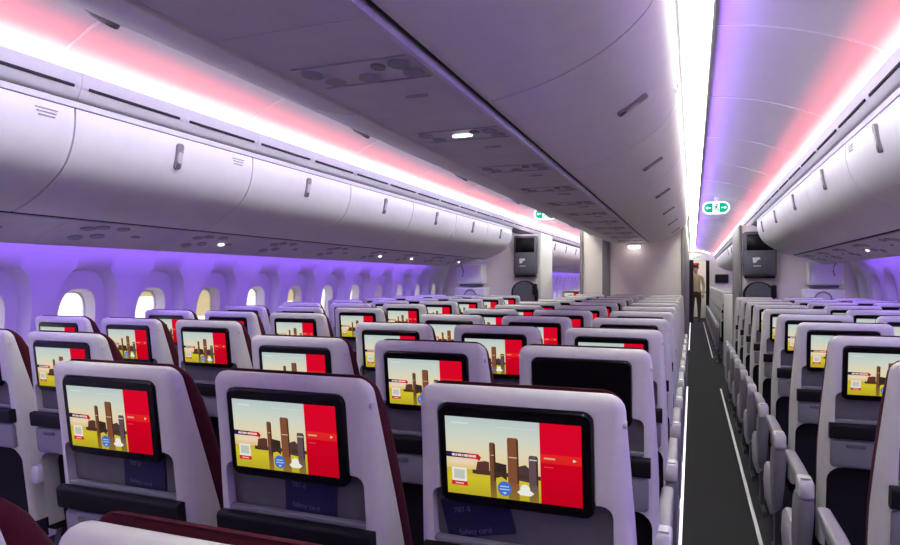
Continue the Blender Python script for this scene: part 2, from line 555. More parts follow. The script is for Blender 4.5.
for sgn in (1, -1):
    spans = [(1.81 + LC * j, 1.81 + LC * (j + 1)) for j in range(-2, 6)]
    spans = [s for s in spans if s[1] > 0.2]
    for i, (a, b) in enumerate(spans):
        centre_bin(sgn, a, b, 'large curved centre overhead bin on the %s, %s from the camera' % ('carpeted aisle side' if sgn > 0 else 'window wall side', num(i)), 'centre bins on the %s side' % ('aisle' if sgn > 0 else 'window'))
# valance and lamp between the centre bins and the ceiling
for sgn in (-1, 1):
    bm = B()
    pts = [(0.722, 2.338), (0.732, 2.343), (0.746, 2.388), (0.736, 2.390), (0.70, 2.35)]
    add_prism(bm, [(CX + sgn * a, z) for a, z in pts], YB + 0.1, 24.4)
    struct('trim_%d' % tn, bm, 'trim_white', 50); tn += 1
    bm = B()
    pts = [(0.747, 2.391), (0.8495, 2.396), (0.8495, 2.401), (0.74, 2.401)]
    add_prism(bm, [(CX + sgn * a, z) for a, z in pts], YB + 0.1, 24.4)
    t = empty('cove_light', (0, 0, 0), 'broad glowing light band on top of the centre bins, ' + ('carpeted aisle side' if sgn > 0 else 'window wall side'), 'light', 'light bands on the centre bins')
    finish('lens', bm, 'cove_inner_lamp', t)
    bm = B()
    add_prism(bm, [(CX + sgn * a, z) for a, z in ((0.8497, 2.3955), (0.858, 2.400), (0.858, 2.412), (0.735, 2.412), (0.735, 2.4015), (0.8497, 2.4015))], YB + 0.1, 24.4)
    finish('lens_shield', bm, 'trim_white', t)  # opaque edge and top plate added to keep lens light off the ceiling
bm = B()
add_box(bm, (CX, 4.2, 2.362), (1.36, 10.6, 0.03)); struct('trim_%d' % tn, bm, 'gap_dark'); tn += 1

# ---------------------------------------------------------------- passenger service panels
ROW = 0.742
def psu_side(sgn, yc, label, group, lit):
    root = empty('service_panel', (0, 0, 0), label, 'passenger service panel', group)
    top = [(1.876, 1.672), (2.01, 1.634), (2.12, 1.588), (2.150, 1.568)]
    bm = B()
    pts = [(CX + sgn * a, z) for a, z in top] + [(CX + sgn * (a + 0.012), z + 0.03) for a, z in top[::-1]]
    add_prism(bm, pts, yc - ROW / 2 + 0.0015, yc + ROW / 2 - 0.0015)
    finish('panel', bm, 'psu_plastic', root, 60)
    def spot(a, dy, rx, ry, m, nm, h=0.006):
        z = interp([(x, y) for x, y in top], a)
        sl = (interp(top, a + 0.01) - interp(top, a - 0.01)) / 0.02
        bm = B()
        n = 14
        lo = [(CX + sgn * (a + rx * math.cos(2 * PI * i / n)), yc + dy + ry * math.sin(2 * PI * i / n), z + sl * rx * math.cos(2 * PI * i / n) - h) for i in range(n)]
        hi = [(x, y, zz + h + 0.004) for x, y, zz in lo]
        loft(bm, [lo, hi])
        finish(nm, bm, m, root)
    for a, dy in ((1.93, -0.16), (1.93, -0.04), (1.96, -0.22), (2.04, -0.10), (2.07, -0.20)):
        spot(a, dy, 0.022, 0.040, 'psu_dark', 'reading_light')
    spot(2.02, 0.12, 0.010, 0.03, 'psu_dark', 'grille')
    if lit:
        spot(2.03, 0.06, 0.010, 0.026, 'reading_lamp', 'lit_sign', 0.008)
    return root

def psu_centre(yc, label, group, lit):
    root = empty('service_panel', (0, 0, 0), label, 'passenger service panel', group)
    bm = B()
    prof = [(-0.196, 1.934), (-0.188, 1.918), (-0.176, 1.921), (0.168, 1.921), (0.176, 1.913), (0.188, 1.915), (0.192, 1.934)]
    pts = [(CX + a, z) for a, z in prof] + [(CX + 0.19, 1.945), (CX - 0.19, 1.945)]
    add_prism(bm, pts, yc - ROW / 2 + 0.0015, yc + ROW / 2 - 0.0015)
    finish('panel', bm, 'psu_plastic', root, 50)
    def oval(x, dy, rx, ry, m, nm, h=0.005):
        bm = B()
        n = 16
        lo = [(CX + x + rx * math.cos(2 * PI * i / n), yc + dy + ry * math.sin(2 * PI * i / n), 1.921 - h) for i in range(n)]
        hi = [(a, b, 1.925) for a, b, _ in lo]
        loft(bm, [lo, hi])
        finish(nm, bm, m, root)
    bm = B()
    for dy in (-0.15, 0.01):
        add_box(bm, (CX, yc + dy, 1.9205), (0.31, 0.006, 0.004))
    finish('cluster_edge_trim', bm, 'psu_dark', root)
    for x, dy in ((-0.125, -0.10), (-0.10, -0.03), (0.0, -0.03), (0.115, -0.10), (0.125, -0.03)):
        oval(x, dy, 0.026, 0.032, 'psu_dark', 'reading_light')
    oval(0.06, -0.10, 0.018, 0.022, 'tray_grey', 'reading_light')
    oval(0.05, 0.16, 0.035, 0.008, 'psu_dark', 'grille')
    if lit:
        oval(0.005, -0.07, 0.038, 0.010, 'reading_lamp', 'lit_sign', 0.008)
    return root

i = 0
for k in range(0, 12):
    yc = 0.763 + ROW * k
    if yc + ROW / 2 > 9.56: break
    psu_centre(yc, 'purple-grey service panel under the centre bins, %s from the camera%s' % (num(k), ', its sign lit' if k == 2 else ''), 'service panels under the centre bins', k == 2)
for sgn, wall, off in ((-1, 'above the window wall seats', 1.77 - ROW), (1, 'above the bank across the aisle', 1.95)):
    n = 0
    for k in range(0, 10):
        yc = off + ROW * k
        if yc + ROW / 2 > 8.36: break
        if not in_view(CX + sgn * 2.15, CX + sgn * 1.87, yc - ROW / 2, yc + ROW / 2, 1.56, 1.68): continue
        lit = (k in (3, 6, 7, 9)) if sgn < 0 else (k in (3, 5))
        psu_side(sgn, yc, 'sloping service panel %s, %s from the camera' % (wall, num(n)), 'service panels ' + wall, lit)
        n += 1
for sgn in (-1, 1):                            # plain panels of the farther cabin and dark joint backing
    for a, b in ((10.7, 22.6),):
        bm = B()
        top = [(1.876, 1.672), (2.01, 1.634), (2.12, 1.588), (2.150, 1.568)]
        pts = [(CX + sgn * x, z) for x, z in top] + [(CX + sgn * (x + 0.012), z + 0.03) for x, z in top[::-1]]
        add_prism(bm, pts, a, b)
        struct('trim_%d' % tn, bm, 'psu_plastic', 60); tn += 1
    for a, b in ((YB, 8.36), (10.7, 22.6)):
        bm = B()                               # wall-wash lamp hidden behind the panel edge
        add_prism(bm, [(CX + sgn * 2.185, 1.612), (CX + sgn * 2.225, 1.592), (CX + sgn * 2.232, 1.604), (CX + sgn * 2.190, 1.626)], a + 0.05, b - 0.5)
        tag(finish('wall_wash_light', bm, 'wall_wash_lamp'), 'purple light line behind the service panel edge, %s %s' % ('window wall' if sgn < 0 else 'wall across the aisle', 'of this cabin' if a < 5 else 'of the farther cabin'), 'light')

for sgn in (-1, 1):                            # dark joints between the bin doors and the service panels
    bm = B()
    add_prism(bm, [(CX + sgn * a, z) for a, z in ((1.8475, 1.6865), (1.8745, 1.6765), (1.884, 1.700), (1.858, 1.708))], YB, 8.36 if sgn < 0 else 8.30)
    struct('trim_%d' % tn, bm, 'gap_dark'); tn += 1
    bm = B()
    add_prism(bm, [(CX + sgn * a, z) for a, z in ((0.1985, 1.929), (0.2115, 1.9315), (0.2115, 1.944), (0.1985, 1.944))], YB, 9.56)
    struct('trim_%d' % tn, bm, 'gap_dark'); tn += 1

# ---------------------------------------------------------------- aisle strips on the carpet
for (x, a, b, nm) in ((-0.063, 3.0, 8.93, 'long white glowing path strip along the centre seats'), (0.339, 3.0, 8.9, 'long pale path strip along the bank across the carpet'),
                      (-0.063, 13.6, 22.6, 'farther white path strip along the centre partition'), (0.339, 12.4, 22.5, 'farther pale path strip along the farther cabin seats')):
    bm = B()
    add_box(bm, (x, (a + b) / 2, 0.004), (0.020, b - a, 0.008), 0.003)
    tag(finish('path_strip', bm, 'path_strip_lit' if x < 0 else 'path_strip'), nm, 'floor strip', 'path marking strips on the carpet')

# ---------------------------------------------------------------- seats
TOP = 1.205
LEAN = 0.125
TILT = math.atan(LEAN)
def rear(x, s, d=0.0):
    """point on the rear face of the seat back: x across, s down from the top, d out towards the row behind"""
    return Vector((x, s * math.sin(TILT) - d * math.cos(TILT), TOP - s * math.cos(TILT) - d * math.sin(TILT)))
HW = [(0.40, 0.203), (0.80, 0.203), (0.93, 0.200), (1.10, 0.192), (1.205, 0.187)]
def yr(z): return (TOP - z) * LEAN
def yf(z): return yr(z) + 0.034 + min(TOP - z, 0.42) * 0.20

def shell_rings(z0, z1, hw, fr, ff, rx, ry, n=8, rr_rear=0.03, rr_front=0.012):
    rings = []
    zs = [z0 + (z1 - max(rx, ry) - z0) * k / n for k in range(n + 1)]
    steps = [(z, 0, 0) for z in zs]
    for k in range(1, 6):
        t = PI / 2 * k / 5
        steps.append((z1 - rx + rx * math.sin(t), rx * (1 - math.cos(t)), ry * (1 - math.cos(t))))
    for z, ix, iy in steps:
        w = hw(z) - ix
        a, b = fr(z) + iy, ff(z) - iy
        rad = min(rr_rear, (b - a) * 0.48)
        rf = min(rr_front, (b - a) * 0.48)
        rings.append([(x, y, z) for x, y in rr(w, (b - a) / 2, (rf, rf, rad, rad), 4, 0, (a + b) / 2)])
    return rings

def bool_cut(o, cutters):
    for c in cutters:
        md = o.modifiers.new('cut', 'BOOLEAN')
        md.operation = 'DIFFERENCE'; md.object = c; md.solver = 'EXACT'
    dg = bpy.context.evaluated_depsgraph_get()
    me = bpy.data.meshes.new_from_object(o.evaluated_get(dg))
    o.modifiers.clear()
    old = o.data
    o.data = me
    for p in me.polygons: p.use_smooth = True
    me.set_sharp_from_angle(angle=math.radians(35))
    for c in cutters: kill(c)

def face_prism(bm, outline, d0, d1, chamfer=0.0):
    """outline of (x, s) on the rear face, between depths d0 (inner) and d1 (outer)"""
    if chamfer:
        cx = sum(p[0] for p in outline) / len(outline); cs = sum(p[1] for p in outline) / len(outline)
        hx = max(abs(p[0] - cx) for p in outline); hs = max(abs(p[1] - cs) for p in outline)
        small = [(cx + (p[0] - cx) * (1 - chamfer / hx), cs + (p[1] - cs) * (1 - chamfer / hs)) for p in outline]
        loft(bm, [[rear(x, s, d0) for x, s in outline], [rear(x, s, d1 - chamfer) for x, s in outline], [rear(x, s, d1) for x, s in small]])
    else:
        loft(bm, [[rear(x, s, d0) for x, s in outline], [rear(x, s, d1) for x, s in outline]])

# screen picture: sky, skyline, water, red side menu
def screen_mesh():
    W2, H = 0.1250, 0.1480
    S0 = 0.0555
    verts, faces, cols = [], [], []
    def P(u, v, d): return rear(-0.1330 + u * 2 * W2, S0 + v * H, 0.0052 + d)
    def quad(u0, v0, u1, v1, c0, c1=None, d=0.0):
        c1 = c1 or c0
        i = len(verts)
        verts.extend([P(u0, v0, d), P(u1, v0, d), P(u1, v1, d), P(u0, v1, d)])
        faces.append((i, i + 1, i + 2, i + 3)); cols.append([lin(c0), lin(c0), lin(c1), lin(c1)])
    def poly(pts, c, d):
        i = len(verts)
        verts.extend([P(u, v, d) for u, v in pts]); faces.append(tuple(range(i, i + len(pts)))); cols.append([lin(c)] * len(pts))
    e = 0.00025
    RX = 0.708
    sky = [(0.0, (196, 214, 214)), (0.22, (220, 228, 214)), (0.42, (240, 230, 196)), (0.60, (248, 222, 170)), (0.67, (236, 206, 140))]
    for (a, ca), (b, cb) in zip(sky, sky[1:]): quad(0, a, RX, b, ca, cb)
    quad(0, 0.67, RX, 0.78, (214, 190, 60), (222, 206, 50)); quad(0, 0.78, RX, 1.0, (222, 206, 50), (196, 178, 40))
    quad(RX, 0, 1, 0.38, (236, 6, 44), (232, 8, 44)); quad(RX, 0.38, 1, 0.49, (240, 44, 36), (236, 36, 40)); quad(RX, 0.49, 1, 1, (222, 4, 38), (206, 2, 34))
    quad(0.735, 0.420, 0.815, 0.442, (250, 170, 150), d=e); poly([(0.94, 0.412), (0.94, 0.452), (0.965, 0.432)], (255, 220, 210), e)
    quad(0.735, 0.535, 0.80, 0.543, (226, 90, 90), d=e)
    # skyline and its reflection in the water
    poly([(0.24, 0.56), (0.30, 0.54), (0.33, 0.55), (0.33, 0.72), (0.22, 0.72)], (96, 58, 50), e)
    poly([(0.37, 0.54), (0.46, 0.56), (0.46, 0.76), (0.42, 0.72), (0.37, 0.75)], (60, 44, 42), e)
    poly([(0.53, 0.58), (0.60, 0.54), (0.64, 0.60), (0.64, 0.76), (0.53, 0.74)], (84, 62, 66), e)
    quad(0.20, 0.665, RX, 0.715, (70, 54, 40), d=e)
    for (a, b, top, c) in ((0.335, 0.380, 0.295, (122, 78, 56)), (0.470, 0.552, 0.215, (138, 84, 58)), (0.625, 0.692, 0.415, (104, 82, 88))):
        poly([(a, top + 0.02), (a + 0.008, top), (b - 0.008, top), (b, top + 0.02), (b, 0.78), (a, 0.78)], c, 2 * e)
        quad(b - 0.014, top + 0.02, b, 0.78, tuple(int(x * 0.62) for x in c), d=3 * e)
        quad(a, 0.78, b, 1.0, tuple(int(x * 1.05) for x in c), (150, 122, 50), 2 * e)
    quad(0.345, 0.45, 0.37, 0.458, (230, 205, 190), d=4 * e); quad(0.48, 0.455, 0.54, 0.465, (240, 215, 195), d=4 * e); quad(0.63, 0.46, 0.685, 0.475, (220, 210, 210), d=4 * e)
    # banner, its blurred lettering, the plain white card and the two badges
    poly([(0, 0.455), (0.05, 0.455), (0.05, 0.525), (0, 0.525)], (40, 30, 84), 3 * e)
    quad(0.05, 0.46, 0.16, 0.525, (96, 26, 70), (96, 26, 70), 3 * e)
    poly([(0.16, 0.46), (0.25, 0.462), (0.272, 0.50), (0.255, 0.55), (0.24, 0.528), (0.16, 0.525)], (214, 26, 50), 3 * e)
    for k, (a, b) in enumerate(((0.045, 0.07), (0.074, 0.085), (0.09, 0.12), (0.125, 0.135), (0.14, 0.172), (0.177, 0.20), (0.204, 0.232))):
        quad(a, 0.478, b, 0.507, (240, 222, 226), d=4 * e)
    quad(0.04, 0.545, 0.21, 0.60, (250, 226, 200), d=3 * e)
    quad(0.04, 0.655, 0.155, 0.83, (250, 246, 236), d=3 * e)
    quad(0.055, 0.68, 0.14, 0.80, (206, 208, 200), d=4 * e)
    quad(0.035, 0.83, 0.16, 0.885, (220, 40, 50), d=3 * e); quad(0.065, 0.85, 0.13, 0.866, (250, 200, 200), d=4 * e)
    def disc(cu, cv, ru, rv, c, d): poly([(cu + ru * math.cos(2 * PI * k / 20), cv + rv * math.sin(2 * PI * k / 20)) for k in range(20)], c, d)
    disc(0.442, 0.865, 0.052, 0.095, (72, 120, 214), 4 * e)
    quad(0.41, 0.83, 0.475, 0.845, (190, 214, 246), d=5 * e); quad(0.405, 0.868, 0.48, 0.88, (210, 226, 250), d=5 * e); poly([(0.425, 0.91), (0.46, 0.91), (0.442, 0.94)], (210, 226, 250), 5 * e)
    disc(0.595, 0.845, 0.036, 0.06, (252, 250, 240), 4 * e)
    poly([(0.535, 0.89), (0.555, 0.86), (0.635, 0.86), (0.66, 0.89), (0.635, 0.925), (0.56, 0.925)], (252, 250, 240), 4 * e)
    quad(0.05, 0.07, 0.18, 0.088, (232, 238, 232), d=e); quad(0.39, 0.09, 0.68, 0.10, (226, 232, 222), d=e)
    me = bpy.data.meshes.new('display')
    me.from_pydata(verts, [], faces)
    at = me.color_attributes.new('Col', 'FLOAT_COLOR', 'CORNER')
    li = 0
    for c in cols:
        for x in c:
            at.data[li].color = (*x, 1); li += 1
    me.materials.append(M['screen_lit'])
    return me

def make_seat():
    root = empty('airline_seat')
    bm = B()
    loft(bm, shell_rings(0.44, TOP, lambda z: interp(HW, z), yr, yf, 0.028, 0.014, 10))
    shell = finish('back_shell', bm, 'shell_plastic', root, 40)
    cut = []
    bm = B(); face_prism(bm, rr(0.168, 0.058, 0.020, 4, 0.0, 0.256), -0.026, 0.05); cut.append(finish('cutter', bm, 'pocket_grey'))
    bm = B(); face_prism(bm, rr(0.1445, 0.098, 0.020, 4, -0.006, 0.1290), -0.010, 0.05); cut.append(finish('cutter', bm, 'pocket_grey'))
    bm = B(); face_prism(bm, rr(0.188, 0.20, (0.002, 0.002, 0.05, 0.05), 5, 0.0, 0.67), -0.075, 0.06); cut.append(finish('cutter', bm, 'pocket_grey'))
    bool_cut(shell, cut)
    # literature pocket panel
    bm = B(); face_prism(bm, rr(0.1665, 0.055, 0.018, 4, 0.0, 0.256), -0.0258, -0.022); finish('pocket_panel', bm, 'pocket_grey', root)
    bm = B(); face_prism(bm, rr(0.168, 0.005, 0.004, 3, 0.0, 0.302), -0.012, 0.001, 0.001); finish('pocket_rail', bm, 'tray_grey', root)
    # monitor
    bm = B(); face_prism(bm, rr(0.1420, 0.0945, 0.018, 6, -0.006, 0.1285), -0.0095, 0.0050, 0.003); mon = finish('monitor', bm, 'gloss_black', root, 30)
    disp = inst(screen_mesh(), 'display', mon)
    # black literature ledge and the folded tray table
    bm = B()
    add_prism(bm, rr(0.0275, 0.014, 0.009, 4), -0.186, 0.186, lambda x, y, z: rear(y, 0.335 + x, 0.008 + z))
    finish('ledge', bm, 'black_plastic', root)
    bm = B(); face_prism(bm, rr(0.180, 0.048, 0.012, 4, 0.0, 0.418), -0.004, 0.012, 0.004); tray = finish('tray_table', bm, 'tray_grey', root)
    bm = B(); face_prism(bm, rr(0.030, 0.006, 0.005, 4, -0.105, 0.386), 0.010, 0.016, 0.002); finish('tray_latch', bm, 'pocket_grey', tray)
    bm = B(); face_prism(bm, rr(0.1865, 0.185, (0.002, 0.002, 0.045, 0.045), 5, 0.0, 0.68), -0.0748, -0.070); finish('void_panel', bm, 'charcoal', root)  # charcoal colour stands in for the shade of the void under the tray
    bm = B()
    add_prism(bm, rr(0.007, 0.006, 0.004, 3), 0.172, 0.189, lambda x, y, z: (y + 0.002, 0.022 + x, TOP - 0.052 + z))
    finish('coat_hook', bm, 'arm_cap', root)
    # burgundy cover on the front of the back
    bm = B()
    def cf(z): return yf(z) + interp([(0.44, 0.05), (0.75, 0.055), (1.0, 0.062), (1.10, 0.060), (1.16, 0.044), (1.19, 0.022), (1.21, 0.010)], z)
    loft(bm, shell_rings(0.44, TOP + 0.003, lambda z: interp(HW, z) - 0.004, lambda z: yf(z) - 0.003, cf, 0.034, 0.010, 14, 0.006, 0.03))
    finish('back_cushion', bm, 'burgundy', root, 60)
    bm = B()
    add_box(bm, (0, 0.42, 0.455), (0.415, 0.44, 0.10), 0.035, 4)
    finish('seat_cushion', bm, 'navy_fabric', root, 60)
    bm = B()
    add_box(bm, (0, 0.40, 0.385), (0.40, 0.40, 0.03), 0.01)
    finish('seat_pan', bm, 'charcoal', root)
    for sx in (-0.15, 0.15):
        bm = B()
        add_prism(bm, [(0.24, 0.372), (0.30, 0.372), (0.24, 0.03), (0.30, 0.0), (0.14, 0.0), (0.14, 0.03)][:0] or [(0.26, 0.372), (0.32, 0.372), (0.24, 0.03), (0.30, 0.0), (0.12, 0.0), (0.13, 0.03), (0.19, 0.03)], sx - 0.015, sx + 0.015, lambda x, y, z: (y, x, z))
        finish('leg', bm, 'leg_metal', root)
    return root

def armrest(parent, x, aisle=False, d=1):
    k = 1.30 if aisle else 1.0
    bm = B()
    rings = []
    for y, z, h, w in ((0.115, 0.640, 0.020, 0.0175), (0.125, 0.643, 0.026, 0.0185), (0.30, 0.655, 0.024, 0.0175), (0.50, 0.664, 0.018, 0.0150), (0.525, 0.664, 0.012, 0.011)):
        rings.append([(x + p, y, z + q) for p, q in rr(w * k, h, min(h, w) * 0.55, 4)])
    loft(bm, rings)
    a = finish('armrest', bm, 'arm_grey', parent, 50)
    bm = B()
    rings = []
    for y, z, h, w in ((0.076, 0.634, 0.024, 0.0165), (0.084, 0.636, 0.034, 0.020), (0.150, 0.640, 0.036, 0.020), (0.156, 0.640, 0.030, 0.019)):
        rings.append([(x + p, y, z + q) for p, q in rr(w * k, h, 0.012, 4)])
    loft(bm, rings)
    cp = finish('armrest_cap', bm, 'arm_cap', a, 50)
    if aisle:
        bm = B()
        add_box(bm, (x, 0.120, 0.6755), (0.034, 0.050, 0.004), 0.0015)
        finish('release_button', bm, 'latch_light', cp)
        xo = x - d * 0.002
        bm = B()                               # upright end panel, rounded like a shield
        rings = []
        for z, y, hy, w in ((0.27, 0.250, 0.030, 0.015), (0.31, 0.245, 0.058, 0.021), (0.40, 0.222, 0.085, 0.025), (0.50, 0.190, 0.088, 0.0275), (0.57, 0.168, 0.082, 0.0275), (0.598, 0.158, 0.074, 0.024)):
            rings.append([(xo + p, y + q, z) for p, q in rr(w, hy, w * 0.8, 4)])
        loft(bm, rings)
        finish('end_panel', bm, 'arm_grey', parent, 60)
        bm = B()                               # pale end lobe of the seat pan further forward
        rings = []
        for z, y, hy, w in ((0.20, 0.45, 0.08, 0.012), (0.23, 0.44, 0.14, 0.020), (0.32, 0.43, 0.165, 0.024), (0.40, 0.42, 0.155, 0.021), (0.425, 0.42, 0.12, 0.012)):
            rings.append([(xo + d * 0.004 + p, y + q, z) for p, q in rr(w, hy, w * 0.85, 4)])
        loft(bm, rings)
        finish('pan_end_cap', bm, 'arm_cap', parent, 60)
        bm = B()
        add_prism(bm, [(0.30, 0.26), (0.42, 0.22), (0.38, 0.03), (0.46, 0.03), (0.46, 0.0), (0.16, 0.0), (0.16, 0.03), (0.30, 0.03)], xo - d * 0.012 - 0.012, xo - d * 0.012 + 0.012, lambda xx, y, z: (y, xx, z))
        finish('aisle_leg', bm, 'leg_metal', parent)

HS = 0.2413
base = make_seat()
protos = {}
def variant(key):
    """key: which armrests (l, r; capital letter = aisle end)"""
    if key not in protos:
        t = copy_tree(base)
        if 'l' in key: armrest(t, -HS)
        if 'L' in key: armrest(t, -0.249, True, -1)
        if 'r' in key: armrest(t, HS)
        if 'R' in key: armrest(t, 0.2150, True, 1)
        protos[key] = t
    return protos[key]

SP = 0.4826
def place(key, x, y, label, group, dark=False, sit='airline seat'):
    t = copy_tree(variant(key))
    t.location = (x, y, 0)
    tag(t, label, 'seat', group)
    if dark:
        for ch in t.children:
            for d in list(ch.children):
                if d.name.startswith('display'):
                    d.data = DARK
    return t
DARK = bpy.data.meshes.new('display')
DARK.from_pydata([rear(-0.1330, 0.0555, 0.0053), rear(0.1170, 0.0555, 0.0053), rear(0.1170, 0.2035, 0.0053), rear(-0.1330, 0.2035, 0.0053)], [], [(0, 1, 2, 3)])
DARK.materials.append(M['gloss_black'])

CEN = [(-0.295, 'R', 'beside the carpeted aisle'), (-0.295 - SP, 'r', 'in the middle'), (-0.295 - 2 * SP, 'Lr', 'at the far-aisle end')]
n_seats = 0
SEATS = {}
for k in range(-1, 11):
    for c, (x, key, where) in enumerate(CEN):
        y = 1.105 + ROW * k
        if not in_view(x - 0.24, x + 0.24, y, y + 0.25, 0.4, 1.22): continue
        if k < 0 and c == 2: continue
        row = num(k + 1)
        lab = 'grey-backed seat %s of the centre block, %s row from the camera' % (where, row)
        if k == 1 and c == 0: lab = 'grey-backed centre-block seat beside the carpeted aisle with a black, unlit screen'
        SEATS['c', k, c] = place(key, x, y, lab, 'centre block seats', dark=(k == 1 and c == 0)); n_seats += 1
LFT = [(-2.163, 'R', 'aisle seat'), (-2.163 - SP, 'r', 'middle seat'), (-2.163 - 2 * SP, 'lr', 'window seat')]
for k in range(-1, 9):
    for c, (x, key, where) in enumerate(LFT):
        y = 1.696 + ROW * k
        if not in_view(x - 0.22, x + 0.22, y, y + 0.15, 0.6, 1.22): continue
        SEATS['l', k, c] = place(key, x, y, 'grey-backed %s in the bank along the bright windows, %s row from the camera' % (where, num(k + 1)), 'seats along the bright windows'); n_seats += 1
RGT = [(0.635, 'Lr', 'aisle seat'), (0.635 + SP, 'r', 'middle seat'), (0.635 + 2 * SP, 'r', 'window seat')]
for k in range(-1, 8):
    for c, (x, key, where) in enumerate(RGT):
        y = 2.547 + ROW * k
        if not in_view(x - 0.22, x + 0.22, y, y + 0.15, 0.4, 1.22): continue
        SEATS['r', k, c] = place(key, x, y, 'grey-backed %s in the bank across the carpeted aisle, %s row from the camera' % (where, num(k + 1)), 'seats across the carpeted aisle'); n_seats += 1
for k in range(0, 11):
    place('Lr', 0.635, 11.45 + ROW * k, 'seat of the farther cabin beside the carpeted aisle, %s past the partition' % num(k), 'farther cabin seats by the carpeted aisle')
for k in range(0, 6):
    place('R', -2.163, 12.28 + ROW * k, 'farther cabin seat glimpsed past the window-side partition, %s of them' % num(k), 'farther cabin seats past the window-side partition')
for t in protos.values(): kill(t)
kill(base)

# ---------------------------------------------------------------- navy cards in the pockets of the near seats
def pocket_card(seat, x, s, hx, hs, rot, label, words):
    t = empty('safety_card', (0, 0, 0), label, 'leaflet', 'navy leaflets in the seat pockets')
    ox, oy = seat.location.x, seat.location.y
    c, sn = math.cos(rot), math.sin(rot)
    def mp(u, v, d):
        p = rear(x + u * c - v * sn, s + u * sn + v * c, d)
        return Vector((p.x + ox, p.y + oy, p.z))
    bm = B()
    loft(bm, [[mp(u, v, d) for u, v in rr(hx, hs, 0.004, 3)] for d in (-0.0200, -0.0180)])
    finish('card', bm, 'card_navy', t)
    for txt, u, v, sz in words:
        cu = bpy.data.curves.new('printed_text', 'FONT')
        cu.body = txt; cu.size = sz; cu.extrude = 0.0
        tmp = bpy.data.objects.new('printed_text', cu)
        COL.objects.link(tmp)
        dg = bpy.context.evaluated_depsgraph_get()
        me = bpy.data.meshes.new_from_object(tmp.evaluated_get(dg))
        bpy.data.objects.remove(tmp)
        for q in me.vertices:
            q.co = mp(u + q.co.x, v - q.co.y, -0.0177)
        me.materials.clear(); me.materials.append(M['card_ink'])
        o = bpy.data.objects.new('printed_text', me); COL.objects.link(o); o.parent = t
WORDS = (('787-8', -0.045, -0.010, 0.015), ('Safety card', -0.045, 0.034, 0.015))
pocket_card(SEATS['c', 0, 0], -0.085, 0.256, 0.068, 0.040, math.radians(-12), 'tilted navy leaflet in the pocket of the big seat by the carpeted aisle', WORDS)
pocket_card(SEATS['c', 0, 1], 0.030, 0.258, 0.062, 0.046, math.radians(3), 'navy leaflet upright in the pocket of the middle front seat', WORDS)
pocket_card(SEATS['c', 0, 2], 0.060, 0.258, 0.062, 0.046, math.radians(4), 'navy leaflet in the front seat pocket at the far-aisle end', WORDS)
pocket_card(SEATS['r', 0, 0], 0.100, 0.258, 0.060, 0.046, 0.0, 'navy leaflet in a seat pocket across the carpeted aisle', WORDS)

# ---------------------------------------------------------------- partitions ahead
pn = 1
def slab(name, x0, x1, y0, y1, z0, z1, m, r=0.004):
    bm = B(); add_box(bm, ((x0 + x1) / 2, (y0 + y1) / 2, (z0 + z1) / 2), (x1 - x0, y1 - y0, z1 - z0), r)
    return struct(name, bm, m)
# centre monument
slab('wall_monument', -1.55, -0.095, 9.60, 20.5, 0, 2.40, 'beige_panel')
for a, b, m in ((-1.56, -1.51, 'panel_trim'), (-1.235, -1.125, 'panel_trim'), (-0.148, -0.088, 'panel_trim')):
    slab('trim_%d' % tn, a, b, 9.568, 9.64, 0, 2.14, m, 0.012); tn += 1
slab('trim_%d' % tn, -0.096, -0.089, 9.64, 20.5, 0, 2.14, 'panel_trim'); tn += 1
slab('trim_%d' % tn, -0.096, -0.089, 9.60, 20.5, 2.145, 2.39, 'trim_white'); tn += 1
slab('trim_%d' % tn, -1.957, -1.950, 8.73, 9.40, 0, 2.03, 'trim_white'); tn += 1
# window-side closets
slab('wall_closet_left', -3.36, -1.955, 8.72, 9.40, 0, 2.03, 'beige_panel', 0.015)
slab('trim_%d' % tn, -1.97, -1.935, 8.69, 9.41, 0, 2.04, 'trim_white', 0.012); tn += 1
slab('wall_closet_right', 0.55, 1.80, 8.72, 10.0, 0, 2.07, 'beige_panel', 0.015)
slab('trim_%d' % tn, 0.535, 0.57, 8.69, 10.01, 0, 2.08, 'panel_trim', 0.012); tn += 1

def bulkhead_monitor(x0, x1, z0, z1, y, label):
    t = empty('bulkhead_monitor', ((x0 + x1) / 2, y, z0), label, 'monitor')
    w, h = x1 - x0, z1 - z0
    bm = B(); add_box(bm, (0, -0.05, h / 2), (w, 0.10, h), 0.025, 3); finish('housing', bm, 'monitor_grey', t)
    bm = B(); add_box(bm, (0, -0.102, h * 0.76), (w * 0.80, 0.008, h * 0.36), 0.004); finish('screen', bm, 'gloss_black', t)
    bm = B(); add_box(bm, (0, -0.104, h * 0.30), (w * 0.90, 0.016, h * 0.50), 0.006); fl = finish('flap', bm, 'monitor_grey', t)
    bm = B()                                   # white mark: a bent head with a horn, and a line of small print
    for pts in ([(-0.045, 0.03), (0.03, 0.035), (0.045, 0.01), (0.01, 0.0), (-0.005, -0.03), (-0.04, -0.035)],):
        add_prism(bm, [(x - w * 0.10, z + h * 0.36) for x, z in pts], -0.1135, -0.1115)
    for k in range(4):
        add_box(bm, (-w * 0.10 - 0.03 + 0.022 * k, -0.1125, h * 0.23), (0.016, 0.002, 0.012))
    finish('printed_logo', bm, 'trim_white', fl)
    bm = B(); add_box(bm, (0, -0.05, -0.012), (w * 0.92, 0.09, 0.024), 0.008); finish('hinge_bar', bm, 'black_plastic', t)
    return t
bulkhead_monitor(-2.31, -1.985, 1.46, 2.005, 8.70, 'grey folding monitor on the partition at the end of the window bank')
bulkhead_monitor(0.58, 0.95, 1.44, 1.985, 8.70, 'grey folding monitor on the partition across the carpeted aisle')
